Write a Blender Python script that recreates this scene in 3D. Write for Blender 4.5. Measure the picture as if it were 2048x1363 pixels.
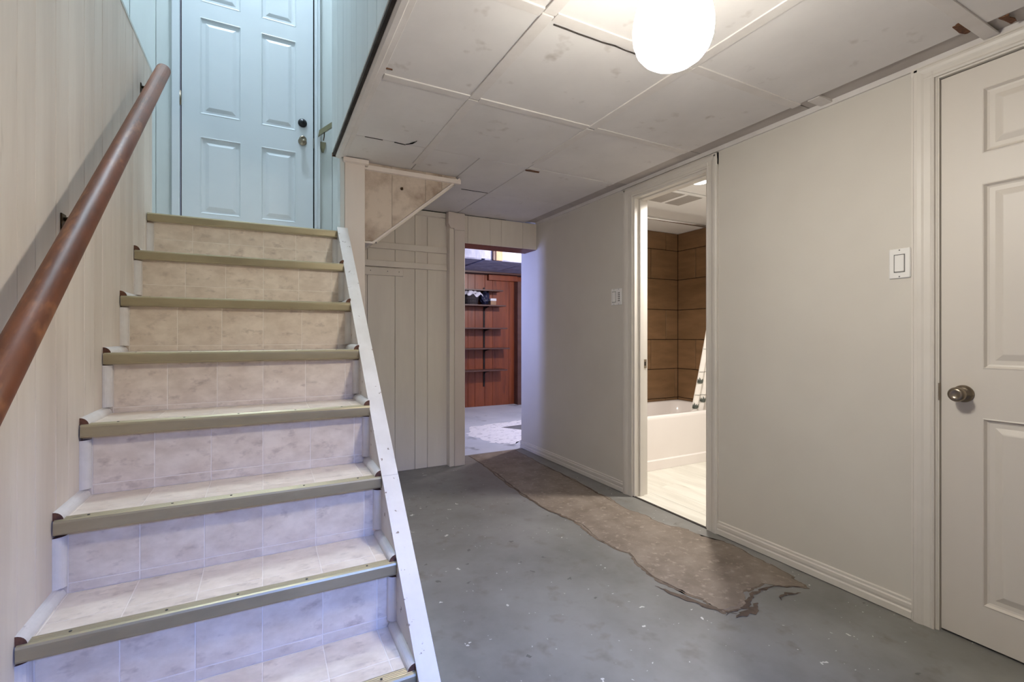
import bpy, bmesh, math, random
from mathutils import Vector, Matrix
random.seed(7)
for o in list(bpy.data.objects): bpy.data.objects.remove(o)
S = bpy.context.scene
C = S.collection

# ------------------------------------------------------------------ camera, light, exposure
FPX, TH, CAMH = 944.3, math.radians(27.65), 1.08
cd = bpy.data.cameras.new('camera'); cam = bpy.data.objects.new('camera', cd); C.objects.link(cam)
cd.sensor_width = 36; cd.lens = FPX/2048*36; cd.shift_y = -(681.5-669.75)/2048; cd.clip_start = .02
cam.location = (0, 0, CAMH); cam.rotation_euler = (math.pi/2, 0, -TH)
S.camera = cam
vs = S.view_settings
vs.view_transform = 'Standard'; vs.look = 'None'; vs.gamma = 1; vs.use_curve_mapping = False; vs.exposure = 0.0
w = bpy.data.worlds.new('world'); S.world = w; w.use_nodes = True
w.node_tree.nodes['Background'].inputs[0].default_value = (.60, .66, .95, 1)
w.node_tree.nodes['Background'].inputs[1].default_value = 0.6

def light(name, kind, loc, energy, color, rot=(0, 0, 0), size=.1, size_y=None, spread=None):
    d = bpy.data.lights.new(name, kind); d.energy = energy; d.color = color
    if kind == 'AREA':
        d.size = size
        if size_y: d.shape = 'RECTANGLE'; d.size_y = size_y
        else: d.shape = 'DISK'
        if spread: d.spread = spread
    else: d.shadow_soft_size = size
    o = bpy.data.objects.new(name, d); C.objects.link(o); o.location = loc; o.rotation_euler = rot
    return o
# stairwell ceiling lamp over the landing (cool), pot light in the bathroom (warm),
# storage room bulb and window (violet daylight), window of the room behind the camera
light('landing_light', 'POINT', (-.05, 2.95, 5.25), 195, (.66, .84, 1.0), size=.10)
light('pot_light', 'AREA', (2.565, 2.20, 2.082), 23, (1.0, .96, .91), size=.10, spread=math.radians(140))
light('storage_bulb', 'POINT', (3.15, 4.45, 2.02), 95, (1.0, .91, .90), size=.05)
light('storage_window_light', 'AREA', (-.12, 4.42, 1.40), 15, (.34, .42, 1.0), rot=(0, math.radians(-90), 0), size=1.0, size_y=.4, spread=math.radians(75))
light('rear_window_light', 'AREA', (.60, -1.16, 1.72), 20, (.16, .32, 1.0), rot=(math.radians(48), 0, math.radians(8)), size=.8, size_y=.4, spread=math.radians(62))
LAMP_STRENGTH = 165.0

# ------------------------------------------------------------------ material helpers
def lin(c):
    return tuple((v/12.92 if v <= .04045 else ((v+.055)/1.055)**2.4) for v in [x/255 for x in c])+(1,)
def pm(name, c1, c2=None, scale=4, detail=5, rough=.6, metal=0, bump=0, bscale=40, rand=0, stretch=(1, 1, 1), lo=.35, hi=.65,
       c3=None, scale3=30, lo3=.62, hi3=.7, spec=.5, offs=True):
    m = bpy.data.materials.new(name); m.use_nodes = True
    nt = m.node_tree; N = nt.nodes; L = nt.links
    b = N['Principled BSDF']; b.inputs['Roughness'].default_value = rough; b.inputs['Metallic'].default_value = metal
    b.inputs['Specular IOR Level'].default_value = spec
    tc = N.new('ShaderNodeTexCoord'); mp = N.new('ShaderNodeMapping'); mp.inputs['Scale'].default_value = stretch
    L.new(tc.outputs['Object'], mp.inputs[0])
    oi = N.new('ShaderNodeObjectInfo')
    vec = mp.outputs[0]
    if offs and rand:
        mul = N.new('ShaderNodeVectorMath'); mul.operation = 'SCALE'; mul.inputs[0].default_value = (37, 53, 71); L.new(oi.outputs['Random'], mul.inputs['Scale'])
        add = N.new('ShaderNodeVectorMath'); add.operation = 'ADD'; L.new(vec, add.inputs[0]); L.new(mul.outputs[0], add.inputs[1]); vec = add.outputs[0]
    def noise(sc, de, lo, hi):
        n = N.new('ShaderNodeTexNoise'); n.inputs['Scale'].default_value = sc; n.inputs['Detail'].default_value = de; n.inputs['Roughness'].default_value = .6
        L.new(vec, n.inputs['Vector'])
        r = N.new('ShaderNodeMapRange'); r.inputs[1].default_value = lo; r.inputs[2].default_value = hi; L.new(n.outputs['Fac'], r.inputs[0])
        return r.outputs[0]
    def mix(f, a, c):
        x = N.new('ShaderNodeMix'); x.data_type = 'RGBA'
        if isinstance(f, float): x.inputs[0].default_value = f
        else: L.new(f, x.inputs[0])
        for sock, v in ((x.inputs[6], a), (x.inputs[7], c)):
            if isinstance(v, tuple): sock.default_value = v
            else: L.new(v, sock)
        return x.outputs[2]
    col = lin(c1)
    if c2: col = mix(noise(scale, detail, lo, hi), lin(c1), lin(c2))
    if c3: col = mix(noise(scale3, 3, lo3, hi3), col, lin(c3))
    if rand:
        h = N.new('ShaderNodeHueSaturation')
        r = N.new('ShaderNodeMapRange'); r.inputs[3].default_value = 1-rand; r.inputs[4].default_value = 1+rand; L.new(oi.outputs['Random'], r.inputs[0])
        L.new(r.outputs[0], h.inputs['Value'])
        if isinstance(col, tuple): h.inputs['Color'].default_value = col
        else: L.new(col, h.inputs['Color'])
        col = h.outputs[0]
    if isinstance(col, tuple): b.inputs['Base Color'].default_value = col
    else: L.new(col, b.inputs['Base Color'])
    if bump:
        n = N.new('ShaderNodeTexNoise'); n.inputs['Scale'].default_value = bscale; n.inputs['Detail'].default_value = 4; L.new(vec, n.inputs['Vector'])
        bp = N.new('ShaderNodeBump'); bp.inputs['Strength'].default_value = bump; bp.inputs['Distance'].default_value = .004
        L.new(n.outputs['Fac'], bp.inputs['Height']); L.new(bp.outputs[0], b.inputs['Normal'])
    m['nodes'] = 1
    return m
def emit(name, col, s):
    m = bpy.data.materials.new(name); m.use_nodes = True; b = m.node_tree.nodes['Principled BSDF']
    b.inputs['Base Color'].default_value = (.9, .9, .88, 1)
    b.inputs['Emission Color'].default_value = col; b.inputs['Emission Strength'].default_value = s
    return m
def globe_emission(m, z_neck, z_body, f):   # glow shaped by height, dimmed upward to keep the ceiling from burning out
    nt = m.node_tree; N = nt.nodes; L = nt.links; b = N['Principled BSDF']; s_ = b.inputs['Emission Strength'].default_value
    tc = N.new('ShaderNodeTexCoord'); sx = N.new('ShaderNodeSeparateXYZ'); L.new(tc.outputs['Object'], sx.inputs[0])
    r = N.new('ShaderNodeMapRange'); r.inputs[1].default_value = z_neck; r.inputs[2].default_value = z_body; r.inputs[3].default_value = s_*f; r.inputs[4].default_value = s_
    L.new(sx.outputs['Z'], r.inputs[0]); L.new(r.outputs[0], b.inputs['Emission Strength'])

M = {}
M['wall_paint'] = pm('wall_paint', (212, 206, 195), (205, 198, 187), 1.2, 3, .55, bump=.03, bscale=120)
M['trim_paint'] = pm('trim_paint', (219, 212, 202), (212, 205, 194), 3, 3, .42)
M['door_paint'] = pm('door_paint', (214, 206, 195), (208, 199, 188), 2, 3, .45, bump=.02, bscale=90, stretch=(1, 1, .2))
M['steel_door'] = pm('steel_door', (208, 211, 214), (202, 206, 210), 2, 3, .4)
M['plank_paint'] = pm('plank_paint', (222, 211, 199), (206, 193, 180), 7, 6, .55, bump=.06, bscale=60, rand=.025, stretch=(1, 1, .12), c3=(176, 160, 146), scale3=26, lo3=.66, hi3=.85)
M['beige_plank'] = pm('beige_plank', (234, 224, 209), (225, 214, 199), 6, 5, .6, bump=.05, bscale=60, rand=.02, stretch=(1, 1, .15))
M['landing_plank'] = pm('landing_plank', (202, 206, 204), (192, 196, 194), 5, 5, .5, bump=.04, bscale=60, rand=.02, stretch=(1, 1, .15))
M['dirty_plank'] = pm('dirty_plank', (206, 189, 171), (158, 137, 119), 7, 8, .65, bump=.05, bscale=70, rand=.02, lo=.42, hi=.68)
M['post_paint'] = pm('post_paint', (224, 211, 199), (216, 202, 190), 4, 4, .55, bump=.04, bscale=50, stretch=(1, 1, .2))
M['seam_dark'] = pm('seam_dark', (62, 54, 48), (44, 38, 34), 20, 3, .9)
M['ceiling_panel'] = pm('ceiling_panel', (221, 216, 211), (212, 207, 202), 3, 6, .75, bump=.08, bscale=55, rand=.012, c3=(186, 177, 168), scale3=9, lo3=.64, hi3=.8)
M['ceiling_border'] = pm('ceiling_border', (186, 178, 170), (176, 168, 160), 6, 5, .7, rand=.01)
M['ceiling_strip'] = pm('ceiling_strip', (219, 213, 207), (210, 203, 196), 8, 5, .6, bump=.06, bscale=60, rand=.01)
M['torn_fibre'] = pm('torn_fibre', (120, 82, 56), (84, 54, 38), 60, 4, .95, bump=.3, bscale=200)
M['tile'] = pm('marble_vinyl_tile', (226, 211, 193), (206, 189, 170), 13, 9, .34, rand=.02, bump=.02, bscale=80, c3=(176, 157, 141), scale3=19, lo3=.57, hi3=.80, stretch=(1, 1.6, 1.6))
M['grout'] = pm('pale_grout', (234, 223, 209), (226, 214, 200), 20, 3, .5)
M['nosing'] = pm('bronze_nosing', (168, 154, 122), (150, 137, 108), 12, 5, .38, metal=.35, bump=.03, bscale=160, stretch=(.3, 1, 1), c3=(86, 70, 56), scale3=24, lo3=.70, hi3=.8)
M['screw'] = pm('screw_steel', (70, 66, 60), None, rough=.5, metal=.8)
M['trim_white'] = pm('trim_white', (214, 208, 203), (204, 197, 191), 14, 4, .5, bump=.04, bscale=90, c3=(170, 158, 150), scale3=40, lo3=.68, hi3=.76)
M['end_grain'] = pm('end_grain', (110, 72, 52), (80, 50, 38), 60, 3, .8)
M['stringer'] = pm('stringer_paint', (209, 202, 197), (199, 191, 185), 8, 4, .45, bump=.05, bscale=50, c3=(120, 104, 92), scale3=34, lo3=.655, hi3=.69)
M['rail'] = pm('handrail_wood', (120, 68, 40), (86, 48, 28), 6, 8, .48, bump=.05, bscale=60, stretch=(3, .7, .7), c3=(158, 104, 66), scale3=13, lo3=.54, hi3=.78, spec=.35)
M['olive_rail'] = pm('olive_rail', (128, 122, 92), (112, 106, 80), 10, 4, .5)
M['bracket'] = pm('bracket_brass', (92, 74, 52), (60, 48, 36), 30, 3, .45, metal=.8)
M['black_metal'] = pm('black_metal', (44, 44, 46), (34, 34, 36), 30, 2, .35, metal=.6)
M['nickel'] = pm('satin_nickel', (150, 138, 122), (136, 124, 108), 30, 2, .28, metal=1.0)
M['plastic'] = pm('switch_plastic', (236, 233, 228), None, rough=.35)
M['grey_plastic'] = pm('grey_plastic', (110, 108, 104), None, rough=.4)
M['brown_tile'] = pm('brown_wall_tile', (134, 102, 72), (118, 90, 62), 3, 4, .42, rand=.03, stretch=(1, 1, 4))
M['brown_grout'] = pm('brown_grout', (50, 33, 20), None, rough=.8)
M['tub'] = pm('tub_acrylic', (236, 228, 222), (232, 223, 217), 2, 2, .18)
M['bath_plank'] = pm('pale_floor_plank', (228, 224, 212), (208, 203, 190), 8, 6, .4, rand=.03, stretch=(2, .25, 1), c3=(180, 168, 148), scale3=12, lo3=.66, hi3=.74)
M['bath_paint'] = pm('bath_paint', (243, 241, 238), (239, 236, 233), 2, 2, .6)
M['grille'] = pm('grille_plastic', (190, 184, 178), None, rough=.5)
M['chrome'] = pm('chrome', (214, 212, 210), None, rough=.12, metal=1)
M['curtain'] = pm('curtain_fabric', (232, 226, 218), (226, 219, 211), 20, 3, .8)
M['leaf_print'] = pm('leaf_print', (66, 70, 64), (88, 92, 84), 30, 3, .8)
M['brown_panel'] = pm('brown_panelling', (138, 72, 40), (112, 54, 30), 5, 7, .38, bump=.02, bscale=60, rand=.05, stretch=(2, 1, .18), c3=(84, 36, 22), scale3=14, lo3=.6, hi3=.74)
M['dark_wood'] = pm('dark_shelf_wood', (92, 62, 54), (74, 48, 42), 10, 5, .45, stretch=(.2, 1, 1))
M['red_brown'] = pm('red_brown_board', (118, 58, 30), (92, 42, 24), 5, 5, .5, stretch=(.2, 1, 1))
M['storage_white'] = pm('whitewashed_wall', (188, 190, 204), (160, 164, 182), 14, 7, .8, bump=.3, bscale=40, stretch=(1, 1, .4))
M['soffit_tile'] = pm('soffit_tile', (150, 152, 172), (120, 122, 142), 8, 5, .7, rand=.06)
M['raw_wood'] = pm('raw_wood', (206, 170, 134), (180, 140, 104), 12, 5, .7, stretch=(1, 1, .2))
M['storage_floor'] = pm('painted_storage_floor', (196, 200, 212), (178, 184, 198), 2.2, 6, .5, bump=.06, bscale=30, c3=(120, 124, 138), scale3=3, lo3=.62, hi3=.72)
M['worn_white'] = pm('worn_white_paint', (232, 232, 238), (222, 222, 230), 8, 4, .6, c3=(150, 154, 168), scale3=22, lo3=.60, hi3=.64, stretch=(.6, 1.6, 1))
M['grey_patch'] = pm('grey_floor_patch', (116, 118, 126), (98, 100, 108), 9, 5, .6)
M['wicker'] = pm('dark_wicker', (48, 40, 44), (30, 26, 30), 60, 3, .7, bump=.5, bscale=120)
M['white_cloth'] = pm('white_cloth', (222, 222, 232), (190, 190, 204), 30, 5, .9, bump=.3, bscale=60)
M['navy_bag'] = pm('navy_bag', (44, 48, 74), (24, 26, 44), 18, 5, .35, bump=.4, bscale=30)
M['cardboard'] = pm('cardboard', (158, 128, 102), (146, 116, 92), 20, 3, .85)
M['box_white'] = pm('box_white', (222, 224, 232), (200, 204, 214), 60, 2, .6)
M['patch'] = pm('concrete_patch', (138, 125, 112), (114, 101, 88), 7, 10, .6, bump=.10, bscale=40, c3=(160, 146, 132), scale3=30, lo3=.56, hi3=.74)
M['patch_rim'] = pm('patch_rim', (122, 106, 90), (96, 84, 72), 16, 6, .8, bump=.2, bscale=50)
M['crack_stain'] = pm('crack_stain', (104, 88, 74), (76, 64, 54), 30, 6, .8, bump=.2, bscale=60)
M['globe'] = emit('lamp_globe', (1.0, .96, .87, 1), LAMP_STRENGTH)
globe_emission(M['globe'], 1.91, 1.768, .04)
M['pot_lens'] = emit('pot_lens', (1.0, .93, .84, 1), 12)
M['window_glass'] = pm('window_glass', (210, 216, 236), None, rough=.1)

# concrete floor: grey paint, mottling, scuffs and white specks
def floor_mat():
    m = pm('grey_painted_concrete', (137, 135, 130), (114, 112, 107), 2.4, 10, .42, bump=.10, bscale=22, c3=(108, 102, 94), scale3=9, lo3=.56, hi3=.80)
    nt = m.node_tree; N = nt.nodes; L = nt.links; b = N['Principled BSDF']
    src = b.inputs['Base Color'].links[0].from_socket
    tc = N.new('ShaderNodeTexCoord')
    def specks(scale, thr, keep, seed):
        mp = N.new('ShaderNodeMapping'); mp.inputs['Location'].default_value = (seed, seed*.7, 0); L.new(tc.outputs['Object'], mp.inputs[0])
        nz = N.new('ShaderNodeTexNoise'); nz.inputs['Scale'].default_value = scale*2.2; L.new(mp.outputs[0], nz.inputs['Vector'])
        ad = N.new('ShaderNodeVectorMath'); ad.operation = 'MULTIPLY_ADD'; L.new(nz.outputs['Color'], ad.inputs[0]); ad.inputs[1].default_value = (.9/scale,)*3; L.new(mp.outputs[0], ad.inputs[2])
        v = N.new('ShaderNodeTexVoronoi'); v.voronoi_dimensions = '2D'; v.inputs['Scale'].default_value = scale; L.new(ad.outputs[0], v.inputs['Vector'])
        lt = N.new('ShaderNodeMath'); lt.operation = 'LESS_THAN'; lt.inputs[1].default_value = thr; L.new(v.outputs['Distance'], lt.inputs[0])
        sp = N.new('ShaderNodeSeparateColor'); L.new(v.outputs['Color'], sp.inputs[0])
        g = N.new('ShaderNodeMath'); g.operation = 'GREATER_THAN'; g.inputs[1].default_value = keep; L.new(sp.outputs[0], g.inputs[0])
        mu = N.new('ShaderNodeMath'); mu.operation = 'MULTIPLY'; L.new(lt.outputs[0], mu.inputs[0]); L.new(g.outputs[0], mu.inputs[1])
        return mu.outputs[0]
    for sc, thr, keep, seed, col in ((13, .10, .95, 3.1, (206, 204, 198)), (45, .10, .965, 9.7, (196, 194, 190)), (17, .13, .955, 5.3, (96, 92, 88))):
        x = N.new('ShaderNodeMix'); x.data_type = 'RGBA'; L.new(specks(sc, thr, keep, seed), x.inputs[0]); L.new(src, x.inputs[6]); x.inputs[7].default_value = lin(col); src = x.outputs[2]
    L.new(src, b.inputs['Base Color'])
    return m
M['floor'] = floor_mat()

# ------------------------------------------------------------------ mesh helpers
def link(name, me, mat, parent=None):
    o = bpy.data.objects.new(name, me); C.objects.link(o)
    for x in (mat if isinstance(mat, (list, tuple)) else [mat]): me.materials.append(M[x])
    if parent is not None:
        o.parent = parent; o.matrix_parent_inverse = Matrix.Translation(-root_loc(parent))
    return o
def root_loc(p):
    v = Vector((0, 0, 0))
    if p.type == 'EMPTY': v = Vector(p.location)
    return v
def from_bm(name, bm, mat, parent=None, smooth=False):
    bmesh.ops.recalc_face_normals(bm, faces=bm.faces)
    me = bpy.data.meshes.new(name); bm.to_mesh(me); bm.free()
    if smooth:
        for p in me.polygons: p.use_smooth = True
    return link(name, me, mat, parent)
def add_box(bm, x0, x1, y0, y1, z0, z1, bev=0):
    r = bmesh.ops.create_cube(bm, size=1)
    for v in r['verts']:
        v.co = Vector(((x0+x1)/2+v.co.x*(x1-x0), (y0+y1)/2+v.co.y*(y1-y0), (z0+z1)/2+v.co.z*(z1-z0)))
    if bev:
        es = list({e for v in r['verts'] for e in v.link_edges})
        bmesh.ops.bevel(bm, geom=es, offset=bev, segments=1, profile=.5, affect='EDGES')
def box(name, x0, x1, y0, y1, z0, z1, mat, parent=None, bev=0):
    bm = bmesh.new(); add_box(bm, min(x0, x1), max(x0, x1), min(y0, y1), max(y0, y1), min(z0, z1), max(z0, z1), bev)
    return from_bm(name, bm, mat, parent)
def boxes(name, lst, mat, parent=None, bev=0):
    bm = bmesh.new()
    for b in lst: add_box(bm, *b, bev)
    return from_bm(name, bm, mat, parent)
def add_prism(bm, pts, axis, a0, a1, capmat=None):
    def P(p, a):
        return {'x': (a, p[0], p[1]), 'y': (p[0], a, p[1]), 'z': (p[0], p[1], a)}[axis]
    A = [bm.verts.new(P(p, a0)) for p in pts]; B = [bm.verts.new(P(p, a1)) for p in pts]
    n = len(pts)
    fs = [bm.faces.new(A), bm.faces.new(list(reversed(B)))]
    for i in range(n): bm.faces.new((A[i], A[(i+1) % n], B[(i+1) % n], B[i]))
    if capmat is not None:
        for f in fs: f.material_index = capmat
def prism(name, pts, axis, a0, a1, mat, parent=None, capmat=None):
    bm = bmesh.new(); add_prism(bm, pts, axis, a0, a1, capmat)
    return from_bm(name, bm, mat, parent)
def lathe(name, prof, center, mat, parent=None, axis='z', seg=32, smooth=True):
    bm = bmesh.new(); rings = []
    for r, t in prof:
        ring = []
        for k in range(seg):
            a = 2*math.pi*k/seg; p = (r*math.cos(a), r*math.sin(a), t)
            if axis == 'x': p = (t, p[0], p[1])
            if axis == 'y': p = (p[0], t, p[1])
            ring.append(bm.verts.new(Vector(center)+Vector(p)))
        rings.append(ring)
    for a, b in zip(rings, rings[1:]):
        for k in range(seg): bm.faces.new((a[k], a[(k+1) % seg], b[(k+1) % seg], b[k]))
    bm.faces.new(rings[0]); bm.faces.new(list(reversed(rings[-1])))
    o = from_bm(name, bm, mat, parent, smooth)
    return o
def tube(name, pts, r, mat, parent=None, seg=12):
    bm = bmesh.new(); rings = []; pts = [Vector(p) for p in pts]
    for i, p in enumerate(pts):
        d = (pts[min(i+1, len(pts)-1)]-pts[max(i-1, 0)]).normalized()
        u = d.cross(Vector((0, 0, 1))); u = u.normalized() if u.length > .01 else Vector((1, 0, 0)); v = d.cross(u)
        rr = r[i] if isinstance(r, (list, tuple)) else r
        rings.append([bm.verts.new(p+rr*(math.cos(2*math.pi*k/seg)*u+math.sin(2*math.pi*k/seg)*v)) for k in range(seg)])
    for a, b in zip(rings, rings[1:]):
        for k in range(seg): bm.faces.new((a[k], a[(k+1) % seg], b[(k+1) % seg], b[k]))
    f1 = bm.faces.new(rings[0]); f2 = bm.faces.new(list(reversed(rings[-1])))
    o = from_bm(name, bm, mat, parent, True)
    for p in o.data.polygons:
        if len(p.vertices) > 4: p.use_smooth = False
    return o
def poly(name, pts, mat, parent=None, thick=(0, 0, .002)):
    bm = bmesh.new(); t = Vector(thick)
    A = [bm.verts.new(p) for p in pts]; B = [bm.verts.new(Vector(p)+t) for p in pts]
    bm.faces.new(A); bm.faces.new(list(reversed(B)))
    for i in range(len(A)): bm.faces.new((A[i], A[(i+1) % len(A)], B[(i+1) % len(A)], B[i]))
    bmesh.ops.triangulate(bm, faces=[f for f in bm.faces if len(f.verts) > 4])
    return from_bm(name, bm, mat, parent)
def struct(o, label, cat):
    o['kind'] = 'structure'; o['label'] = label; o['category'] = cat; return o
def thing(name, label, cat, loc=(0, 0, 0), group=None, kind=None):
    o = bpy.data.objects.new(name, None); C.objects.link(o); o.location = loc; o.empty_display_size = .1
    o['label'] = label; o['category'] = cat
    if group: o['group'] = group
    if kind: o['kind'] = kind
    return o
def tag(o, label, cat, group=None):
    o['label'] = label; o['category'] = cat
    if group: o['group'] = group
    return o
def splits(a, b, lo, hi):
    out = [a]
    while out[-1] < b-hi: out.append(out[-1]+random.uniform(lo, hi))
    out.append(b); return out

XR, ZC, XL, XS = 2.186, 2.09, -.486, .352
YB = 3.735                 # plank wall under the landing and wall with the door above it
ZT = 5.40                  # stairwell ceiling
NY = [1.205, 1.412, 1.621, 1.822, 2.047, 2.264, 2.479, 2.720]
NZ = [.197, .397, .598, .812, 1.017, 1.227, 1.435, 1.647]
ZL = NZ[-1]

# ================================================================== STRUCTURE
# ---- hall floor
fl = struct(box('floor', -.6, 2.24, -1.28, 3.95, -.12, 0, 'floor'), 'grey painted concrete floor of the basement hall with white paint specks', 'floor')
def jag(pts, amp, n=7):
    out = []
    for i, (a, b) in enumerate(zip(pts, pts[1:]+pts[:1])):
        for k in range(n):
            t = k/n; out.append((a[0]+(b[0]-a[0])*t+random.uniform(-amp, amp), a[1]+(b[1]-a[1])*t+random.uniform(-amp, amp)))
    return out
outline = [(1.63, 3.93), (1.60, 3.30), (1.56, 2.9), (1.545, 2.50), (1.60, 2.2), (1.565, 1.99), (1.60, 1.80), (1.535, 1.60), (1.56, 1.42), (1.60, 1.245),
           (1.70, 1.235), (1.78, 1.30), (1.92, 1.30), (2.06, 1.20), (2.10, 1.30), (2.13, 1.60), (2.08, 1.80), (2.02, 2.05), (2.00, 2.35), (2.02, 2.70), (2.05, 3.10), (2.06, 3.45), (2.10, 3.93)]
rim = jag(jag(outline, .016, 3), .006, 4)
cx = sum(p[0] for p in rim)/len(rim)
poly('patch_rim', [(p[0]+(.007 if p[0] > cx else -.011), p[1]+(-.008 if p[1] < 1.6 else 0), .0004) for p in rim], 'patch_rim', fl, (0, 0, .0006))
poly('concrete_patch', [(p[0], p[1], .0012) for p in rim], 'patch', fl, (0, 0, .0006))
# broken edge of the patch
def strip(name, pts, w0, w1, mat, z, t):
    pts = [p for a, b in zip(pts, pts[1:]) for p in [(a[0]+(b[0]-a[0])*k/6+random.uniform(-.006, .006), a[1]+(b[1]-a[1])*k/6+random.uniform(-.006, .006)) for k in range(6)]]+[pts[-1]]
    bm = bmesh.new(); L_ = []; R_ = []; T_ = []; 
    n = len(pts)
    for i, p in enumerate(pts):
        a, b = pts[max(0, i-1)], pts[min(n-1, i+1)]; d = Vector((b[0]-a[0], b[1]-a[1])); d = d.normalized() if d.length else Vector((1, 0))
        w_ = random.uniform(w0, w1)*math.sin(math.pi*(i+.6)/(n+.2))
        L_.append(bm.verts.new((p[0]-d.y*w_, p[1]+d.x*w_, z))); R_.append(bm.verts.new((p[0]+d.y*w_, p[1]-d.x*w_, z))); T_.append(bm.verts.new((p[0], p[1], z+t)))
    for i in range(n-1):
        bm.faces.new((L_[i], L_[i+1], T_[i+1], T_[i])); bm.faces.new((T_[i], T_[i+1], R_[i+1], R_[i]))
    from_bm(name, bm, mat, fl)
strip('crack', [(1.49, 1.52), (1.515, 1.42), (1.565, 1.29), (1.62, 1.215)], .006, .016, 'crack_stain', .0020, .0006)
strip('crack', [(1.58, 1.23), (1.70, 1.235), (1.80, 1.275), (1.92, 1.285), (2.05, 1.21)], .004, .014, 'crack_stain', .0020, .0006)
strip('crack', [(1.60, 1.205), (1.68, 1.20), (1.76, 1.225)], .008, .022, 'crack_stain', .0020, .0006)
strip('crack', [(1.86, 1.20), (1.93, 1.215), (1.99, 1.19)], .004, .012, 'crack_stain', .0020, .0006)
strip('crack', [(1.62, 3.9), (1.60, 3.3), (1.56, 2.9), (1.545, 2.5), (1.60, 2.2), (1.565, 2.0)], .003, .011, 'crack_stain', .0020, .0005)
strip('crack', [(2.06, 3.5), (2.05, 3.1), (2.02, 2.7), (2.00, 2.35)], .003, .012, 'crack_stain', .0020, .0005)
strip('crack', [(1.60, 1.8), (1.535, 1.6), (1.56, 1.42)], .002, .007, 'crack_stain', .0020, .0005)
strip('loose_flake', [(1.60, 1.262), (1.66, 1.250), (1.70, 1.262)], .010, .018, 'patch', .0022, .003)
sf = struct(box('floor_storage', -.2, 4.6, 3.95, 6.7, -.12, .0, 'storage_floor'), 'pale painted concrete floor of the storage room behind the doorway', 'floor')
poly('worn_patch', [(x, y, .0005) for x, y in jag([(2.02, 4.30), (1.95, 4.75), (2.15, 5.15), (2.75, 5.25), (3.2, 5.2), (2.9, 4.8), (2.45, 4.35), (2.2, 4.15)], .03)], 'worn_white', sf, (0, 0, .0012))
poly('grey_patch', [(x, y, .001) for x, y in [(2.45, 4.95), (3.6, 5.1), (3.6, 4.55), (2.78, 4.42)]], 'grey_patch', sf, (0, 0, .0014))

# ---- right wall with two openings
boxes('wall_right', [(XR, 2.30, 2.43, 3.98, 0, ZC), (XR, 2.30, .81, 1.82, 0, ZC), (XR, 2.30, -1.28, .03, 0, ZC), (XR, 2.30, 1.82, 2.43, 2.015, ZC), (XR, 2.30, .03, .81, 2.03, ZC)], 'wall_paint')
struct(bpy.data.objects['wall_right'], 'smooth cream painted wall on the right with bathroom doorway', 'wall')

# ---- left wall: knee wall of painted planks with a ledge
wl = struct(box('wall_left', -.60, XL-.012, -1.28, 2.85, 0, 2.357, 'seam_dark'), 'left stairwell wall of cream painted vertical planks', 'wall')
ys = splits(-1.28, 2.85, .075, .135)
for a, b in zip(ys, ys[1:]):
    box('plank', XL-.014, XL+random.uniform(-.0006, .0006), a+.0007, b-random.choice((.0006, .0006, .0008, .0022)), 0, 2.357, 'plank_paint', wl, bev=.0012)
box('ledge_board', -.95, XL+.002, .40, 2.856, 2.353, 2.366, 'landing_plank', wl)
box('plank', -.60, XL, 2.850, 2.857, ZL, 2.355, 'landing_plank', wl)
struct(box('wall_landing_left', -1.0, -.92, .32, YB+.1, ZL-.2, ZT, 'landing_plank'), 'pale wall left of the upper landing above the ledge', 'wall')

# ---- wall behind stairs and landing (planks) with the doorway to storage
wb = struct(boxes('wall_back', [(-.92, 1.34, YB+.012, YB+.10, 0, ZL), (-.92, -.53, YB+.012, YB+.10, ZL, ZT), (.36, 1.9, YB+.012, YB+.10, 2.09, ZT), (.36, 1.34, YB+.012, YB+.10, ZL, 2.09), (-.53, .36, YB+.012, YB+.10, 3.74, ZT)], 'seam_dark'),
            'beige plank wall under the landing at the end of the hall', 'wall')
for a, b in zip([.35, .50, .70, .913, 1.074, 1.178], [.50, .70, .913, 1.074, 1.178, 1.36]):
    box('plank', a+.0012, b-.0012, YB, YB+.014, 0, ZL-.04 if b < .6 else 2.085, 'beige_plank', wb, bev=.002)
box('rail_board', .62, 1.338, YB-.024, YB+.001, 1.753, 1.803, 'beige_plank', wb, bev=.003)
box('rail_board', .52, 1.338, YB-.024, YB+.001, 1.612, 1.660, 'beige_plank', wb, bev=.003)
box('nailed_board', .60, .976, YB-.020, YB+.001, 1.545, 1.606, 'beige_plank', wb, bev=.003)
for x in (.72, .85, .94): lathe('nail_head', [(.003, 0), (.003, -.0025)], (x, YB-.020, 1.578), 'screw', wb, 'y', 8)
prism('crown_strip', [(YB, 2.045), (YB-.014, 2.052), (YB-.02, 2.086), (YB, 2.086)], 'x', .6, 1.33, 'beige_plank', wb)
# upper part beside the door
for a, b in zip([-.92, -.75, -.617], [-.75, -.617, -.532]):
    box('plank', a+.001, b-.001, YB, YB+.014, ZL, ZT, 'landing_plank', wb, bev=.0015)
for a, b in zip([.362, .446, .56, .70, .86, 1.0, 1.2], [.446, .56, .70, .86, 1.0, 1.2, 1.7]):
    box('plank', a+.001, b-.001, YB, YB+.014, ZL if b < .6 else 2.1, ZT, 'landing_plank', wb, bev=.0015)

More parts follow.
